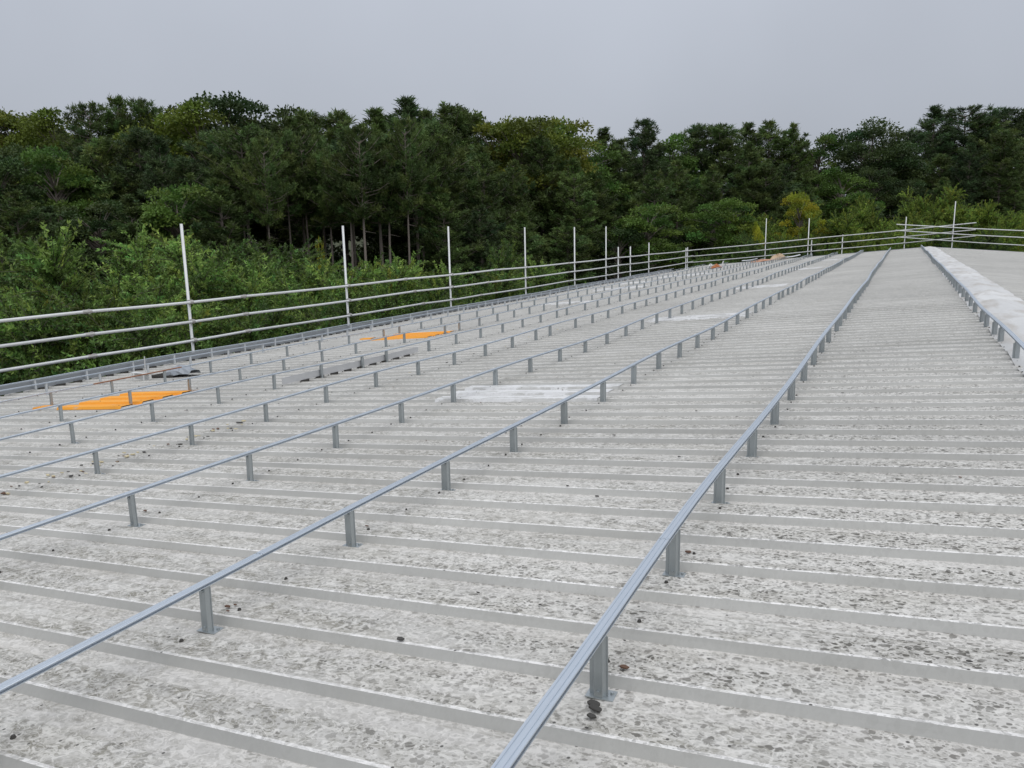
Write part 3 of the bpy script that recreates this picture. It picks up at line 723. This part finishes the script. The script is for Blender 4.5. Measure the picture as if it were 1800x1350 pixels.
def at_px(x, D):
    d = fw*1.0; h = np.array([fw[0], fw[1], 0])/math.hypot(fw[0], fw[1])
    p = CAM+h*D+r0*D*(x-900)/F_PX*1.017
    return p[0], p[1]
def hor_y(x): return 437.4-(x/1800)*40
placed = []
def plant(proto, parts, name, cat, group, x, top, D, wide=1.0, m_=None, rot=None, sink=0.1):
    d_ = fw+rt*(x-900)/F_PX-up*(top-675)/F_PX; d_ = d_*(D/(d_[0]*fw[0]+d_[1]*fw[1])*math.hypot(fw[0], fw[1]))
    X, Y, zt = CAM+d_; gz = float(ground_z(np.array(X), np.array(Y)))-sink
    h = zt-gz; s = h/proto[2]
    t = bpy.data.objects.new(name, None); C.objects.link(t); t.location = (X, Y, gz); t.empty_display_size = .3
    rz = random.uniform(0, 6.28) if rot is None else rot
    t.rotation_euler = (random.uniform(-.02, .02), random.uniform(-.02, .02), rz)
    t.scale = (s*wide, s*wide, s)
    for nm__, me in zip(parts, proto[:2]):
        o = bpy.data.objects.new(nm__, me); C.objects.link(o); o.parent = t
        if nm__ in ('crown', 'foliage') and m_ is not None:
            o.material_slots[0].link = 'OBJECT'; o.material_slots[0].material = m_
    t['category'] = cat; t['group'] = group
    placed.append((t, x, name, group)); return t
SKY = [(-200, 190), (0, 190), (60, 188), (130, 196), (150, 186), (195, 166), (240, 170), (270, 197), (330, 190), (370, 168), (460, 173), (500, 205), (540, 187),
       (600, 188), (650, 186), (680, 205), (710, 169), (740, 195), (770, 180), (830, 188), (900, 196), (960, 204), (1000, 214), (1060, 226), (1085, 246), (1110, 228),
       (1135, 208), (1180, 236), (1225, 214), (1250, 230), (1275, 214), (1340, 211), (1400, 216), (1440, 236), (1480, 226), (1540, 209), (1590, 222), (1620, 242),
       (1655, 185), (1700, 184), (1730, 206), (1760, 188), (2000, 192)]
def sky_y(x):
    return float(np.interp(x, [a for a, b in SKY], [b for a, b in SKY]))
rp = random.Random(77)
def depth(x): return 41+max(0, (x-700))*.034
PN = ('trunk', 'crown')
# back row: the trees whose tops draw the skyline
back = [(-40, 'o'), (25, 'o'), (95, 'o'), (160, 'p'), (197, 'p'), (243, 'p'), (305, 'o'), (350, 'o'), (388, 'd'), (448, 'd'), (505, 'p'), (540, 'p'), (592, 'p'), (648, 'p'),
        (680, 'p'), (712, 'q'), (744, 'p'), (775, 'p'), (826, 'p'), (868, 'o'), (915, 'o'), (962, 'o'), (1010, 'g'), (1052, 'p'), (1090, 'p'), (1134, 'q'), (1182, 'g'), (1226, 'q'), (1273, 'p'),
        (1312, 'p'), (1352, 'p'), (1398, 'p'), (1440, 'g'), (1540, 'd'), (1600, 'q'), (1655, 'q'), (1702, 'q'), (1738, 'p'), (1765, 'q'), (1810, 'p'), (1860, 'p')]
for x, k in back:
    D = depth(x)+rp.uniform(6, 11)
    if k in 'pq':
        pr = pines[rp.randrange(6)]
        plant(pr, PN, 'pine_tree', 'tree', 'trees along the skyline of the wood', x, sky_y(x)+rp.uniform(-3, 3), D, rp.uniform(1.1, 1.4)*(.62 if x < 260 else 1), M_pine2 if k == 'q' else None)
    else:
        pr = broads[3] if x == 1540 else broads[rp.randrange(3)]
        plant(pr, PN, 'broadleaf_tree', 'tree', 'trees along the skyline of the wood', x, sky_y(x)+rp.uniform(-2, 3), D, 1.15 if x == 1540 else rp.uniform(.9, 1.05), {'o': M_olive, 'd': M_dkleaf, 'g': M_green}[k])
# front row
front = []
x = -70
while x < 1880:
    z = 'p'
    if x < 130: z = rp.choice('ggd')
    elif 1440 < x < 1600: z = rp.choice('gpd')
    elif x < 420: z = rp.choice('pppg')
    front.append((x, z)); x += rp.uniform(36, 62)
for x, k in front:
    D = depth(x)+rp.uniform(-3, 3); top = sky_y(x)+rp.uniform(28, 85)
    if k == 'p':
        pr = pines[rp.choice((0, 2)) if 380 < x < 820 else rp.choice((1, 3, 4, 5))]
        plant(pr, PN, 'pine_tree', 'tree', 'trees in the front row of the wood', x, top, D, rp.uniform(.95, 1.25), M_pine2 if rp.random() < .25 else None)
    else:
        plant(broads[rp.randrange(3)], PN, 'broadleaf_tree', 'tree', 'trees in the front row of the wood', x, top+15, D, rp.uniform(.9, 1.1), {'g': M_green, 'd': M_dkleaf}[k])
x = 415
while x < 770:
    plant(pines[rp.choice((0, 2))], PN, 'pine_tree', 'tree', 'trees in the front row of the wood', x, sky_y(x)+rp.uniform(25, 80), depth(x)-rp.uniform(1, 5), rp.uniform(.6, .8))
    x += rp.uniform(26, 44)
# lower trees filling in below the front crowns
x = -60
while x < 1880:
    if not 430 < x < 760:
        k = rp.random(); D = depth(x)-rp.uniform(4, 7); top = sky_y(x)+rp.uniform(120, 175)
        if k < .6: plant(pines[rp.choice((3, 5))], PN, 'pine_tree', 'tree', 'young trees under the front row of the wood', x, top, D, rp.uniform(1.2, 1.5), M_pine2 if rp.random() < .4 else None)
        else: plant(broads[rp.randrange(3)], PN, 'broadleaf_tree', 'tree', 'young trees under the front row of the wood', x, top, D, rp.uniform(1.0, 1.3), rp.choice((M_dkleaf, M_green)))
    x += rp.uniform(55, 90)
# scrub between the roof and the wood
FN = ('stems', 'foliage')
scrub = [(-40, 405, 21, 0), (15, 392, 24, 1), (112, 392, 17.5, 0), (45, 470, 15.5, 0), (205, 430, 21, 1), (170, 500, 15, 1), (290, 440, 19, 0), (345, 380, 23, 0), (250, 505, 15, 0), (405, 412, 25, 1), (420, 462, 19, 0),
         (350, 520, 16, 1), (500, 448, 22, 0), (480, 520, 17, 1), (570, 446, 25, 0), (625, 436, 22, 0), (600, 500, 18, 0), (690, 452, 25, 0), (745, 462, 22, 0), (700, 500, 19, 1), (850, 420, 27, 1), (812, 455, 24, 0),
         (905, 455, 26, 0), (955, 462, 29, 0), (870, 490, 23, 1), (1010, 490, 32, 1), (-20, 520, 14, 1), (85, 545, 14, 1),
         (1262, 440, 46, 1), (1295, 405, 50, 1), (1335, 362, 54, 0), (1385, 346, 56, 0), (1435, 372, 54, 1), (1480, 366, 52, 0), (1512, 356, 56, 0), (1545, 340, 58, 0), (1590, 372, 54, 0), (1640, 318, 62, 0), (1680, 352, 58, 0), (1735, 350, 58, 0), (1785, 366, 56, 0), (1830, 366, 58, 0),
         (1405, 372, 51, 0), (1360, 412, 47, 1), (1440, 415, 48, 1), (1530, 400, 48, 0), (1620, 385, 50, 0), (1700, 392, 48, 1), (1770, 395, 49, 0)]
for x, top, D, k in scrub:
    far = D > 45
    plant(willows[rp.randrange(4)], FN, 'willow_shrub', 'shrub', 'shrubs beyond the far gable' if far else 'willow shrubs below the eave', x, top, D, rp.uniform(.9, 1.12) if not far else rp.uniform(.75, .95), (M_willow2 if k else (M_bright if far else (M_silver if x in (112, 345, 625, 955) else M_willow))))
plant(broads[2], FN, 'yellowing_shrub', 'shrub', 'shrubs beyond the far gable', 1408, 338, 53.0, .75, M_yel)
plant(broads[0], FN, 'yellowing_shrub', 'shrub', 'shrubs beyond the far gable', 1332, 388, 50.5, .3, M_yel)
plant(willows[2], FN, 'yellowing_sapling', 'sapling', 'willow shrubs below the eave', 563, 414, 31, .14, M_yel)
# labels by order from the left
grp = {}
for t, x, nm__, g_ in placed: grp.setdefault((nm__, g_), []).append((x, t))
PH_ = {('pine_tree', 'trees along the skyline of the wood'): 'dark pine whose top breaks the skyline, {} from the left',
       ('broadleaf_tree', 'trees along the skyline of the wood'): 'rounded leafy tree on the skyline, {} from the left',
       ('pine_tree', 'trees in the front row of the wood'): 'pine with bare lower trunk in the wood\'s front row, {} from the left',
       ('broadleaf_tree', 'trees in the front row of the wood'): 'leafy green tree in the wood\'s front row, {} from the left',
       ('pine_tree', 'young trees under the front row of the wood'): 'young low pine at the foot of the wood, {} from the left',
       ('broadleaf_tree', 'young trees under the front row of the wood'): 'young leafy tree at the foot of the wood, {} from the left',
       ('willow_shrub', 'willow shrubs below the eave'): 'feathery green willow shrub behind the eave guard rail, {} from the left',
       ('willow_shrub', 'shrubs beyond the far gable'): 'green shrub beyond the far gable, {} from the left',
       ('yellowing_shrub', 'shrubs beyond the far gable'): 'yellow-leaved shrub beyond the far gable, {} from the left',
       ('yellowing_sapling', 'willow shrubs below the eave'): 'thin yellowing sapling in front of the pine trunks'}
for key, lst in grp.items():
    for n_, (x, t) in enumerate(sorted(lst, key=lambda a: a[0])): t['label'] = PH_[key].format(ordinal(n_+1))
# deep interior of the wood and ground cover: masses nobody could count
n = 2500; P = []; D_ = []; T = []
for q in range(n):
    px = RNG.uniform(-250, 2100); Dd = depth(px)+RNG.uniform(13, 24); X, Y = at_px(px, Dd); gz = float(ground_z(np.array(X), np.array(Y)))
    zt = CAM[2]+Dd*(hor_y(px)-sky_y(px)-75)/F_PX
    z = gz+(zt-gz)*RNG.uniform(0, 1)**(.8 if q % 3 else 2.4); k = 46
    c = np.array([X, Y, z]); P.append(c+RNG.normal(0, .55, (k, 3))*np.array([1, 1, .6])); D_.append(RNG.normal(size=(k, 3))+np.array([0, 0, .2])); T.append(tints(k, RNG.uniform(.6, 1.1)))
P = np.concatenate(P); D_ = np.concatenate(D_); T = np.concatenate(T)
tag(obj('deep_wood', leaf_mesh('deep_wood', P, D_, RNG.uniform(.3, .55, len(P)), RNG.uniform(.16, .3, len(P)), T, M_dkleaf)), 'dark interior of the wood behind the pines', 'wood', None, 'stuff')
n = 5200; P = []; D_ = []; T = []
for q in range(n):
    px = RNG.uniform(-250, 2050); Dd = RNG.uniform(13, 46) if px < 1150 else RNG.uniform(44, 66)
    X, Y = at_px(px, Dd)
    if dist_out(np.array(X), np.array(Y)) < 1.2: continue
    gz = float(ground_z(np.array(X), np.array(Y))); k = 16; hh = RNG.uniform(.3, 1.5)
    c = np.array([X, Y, gz+hh*.5]); P.append(c+RNG.normal(0, .33, (k, 3))*np.array([1, 1, hh])); D_.append(RNG.normal(0, .7, (k, 3))+np.array([0, 0, .6])); T.append(tints(k, RNG.uniform(.6, 1.3)))
P = np.concatenate(P); D_ = np.concatenate(D_); T = np.concatenate(T)
tag(obj('undergrowth', leaf_mesh('undergrowth', P, D_, RNG.uniform(.18, .36, len(P)), RNG.uniform(.05, .12, len(P)), T, M_under)), 'tangled low undergrowth on the ground below the roof', 'undergrowth', None, 'stuff')
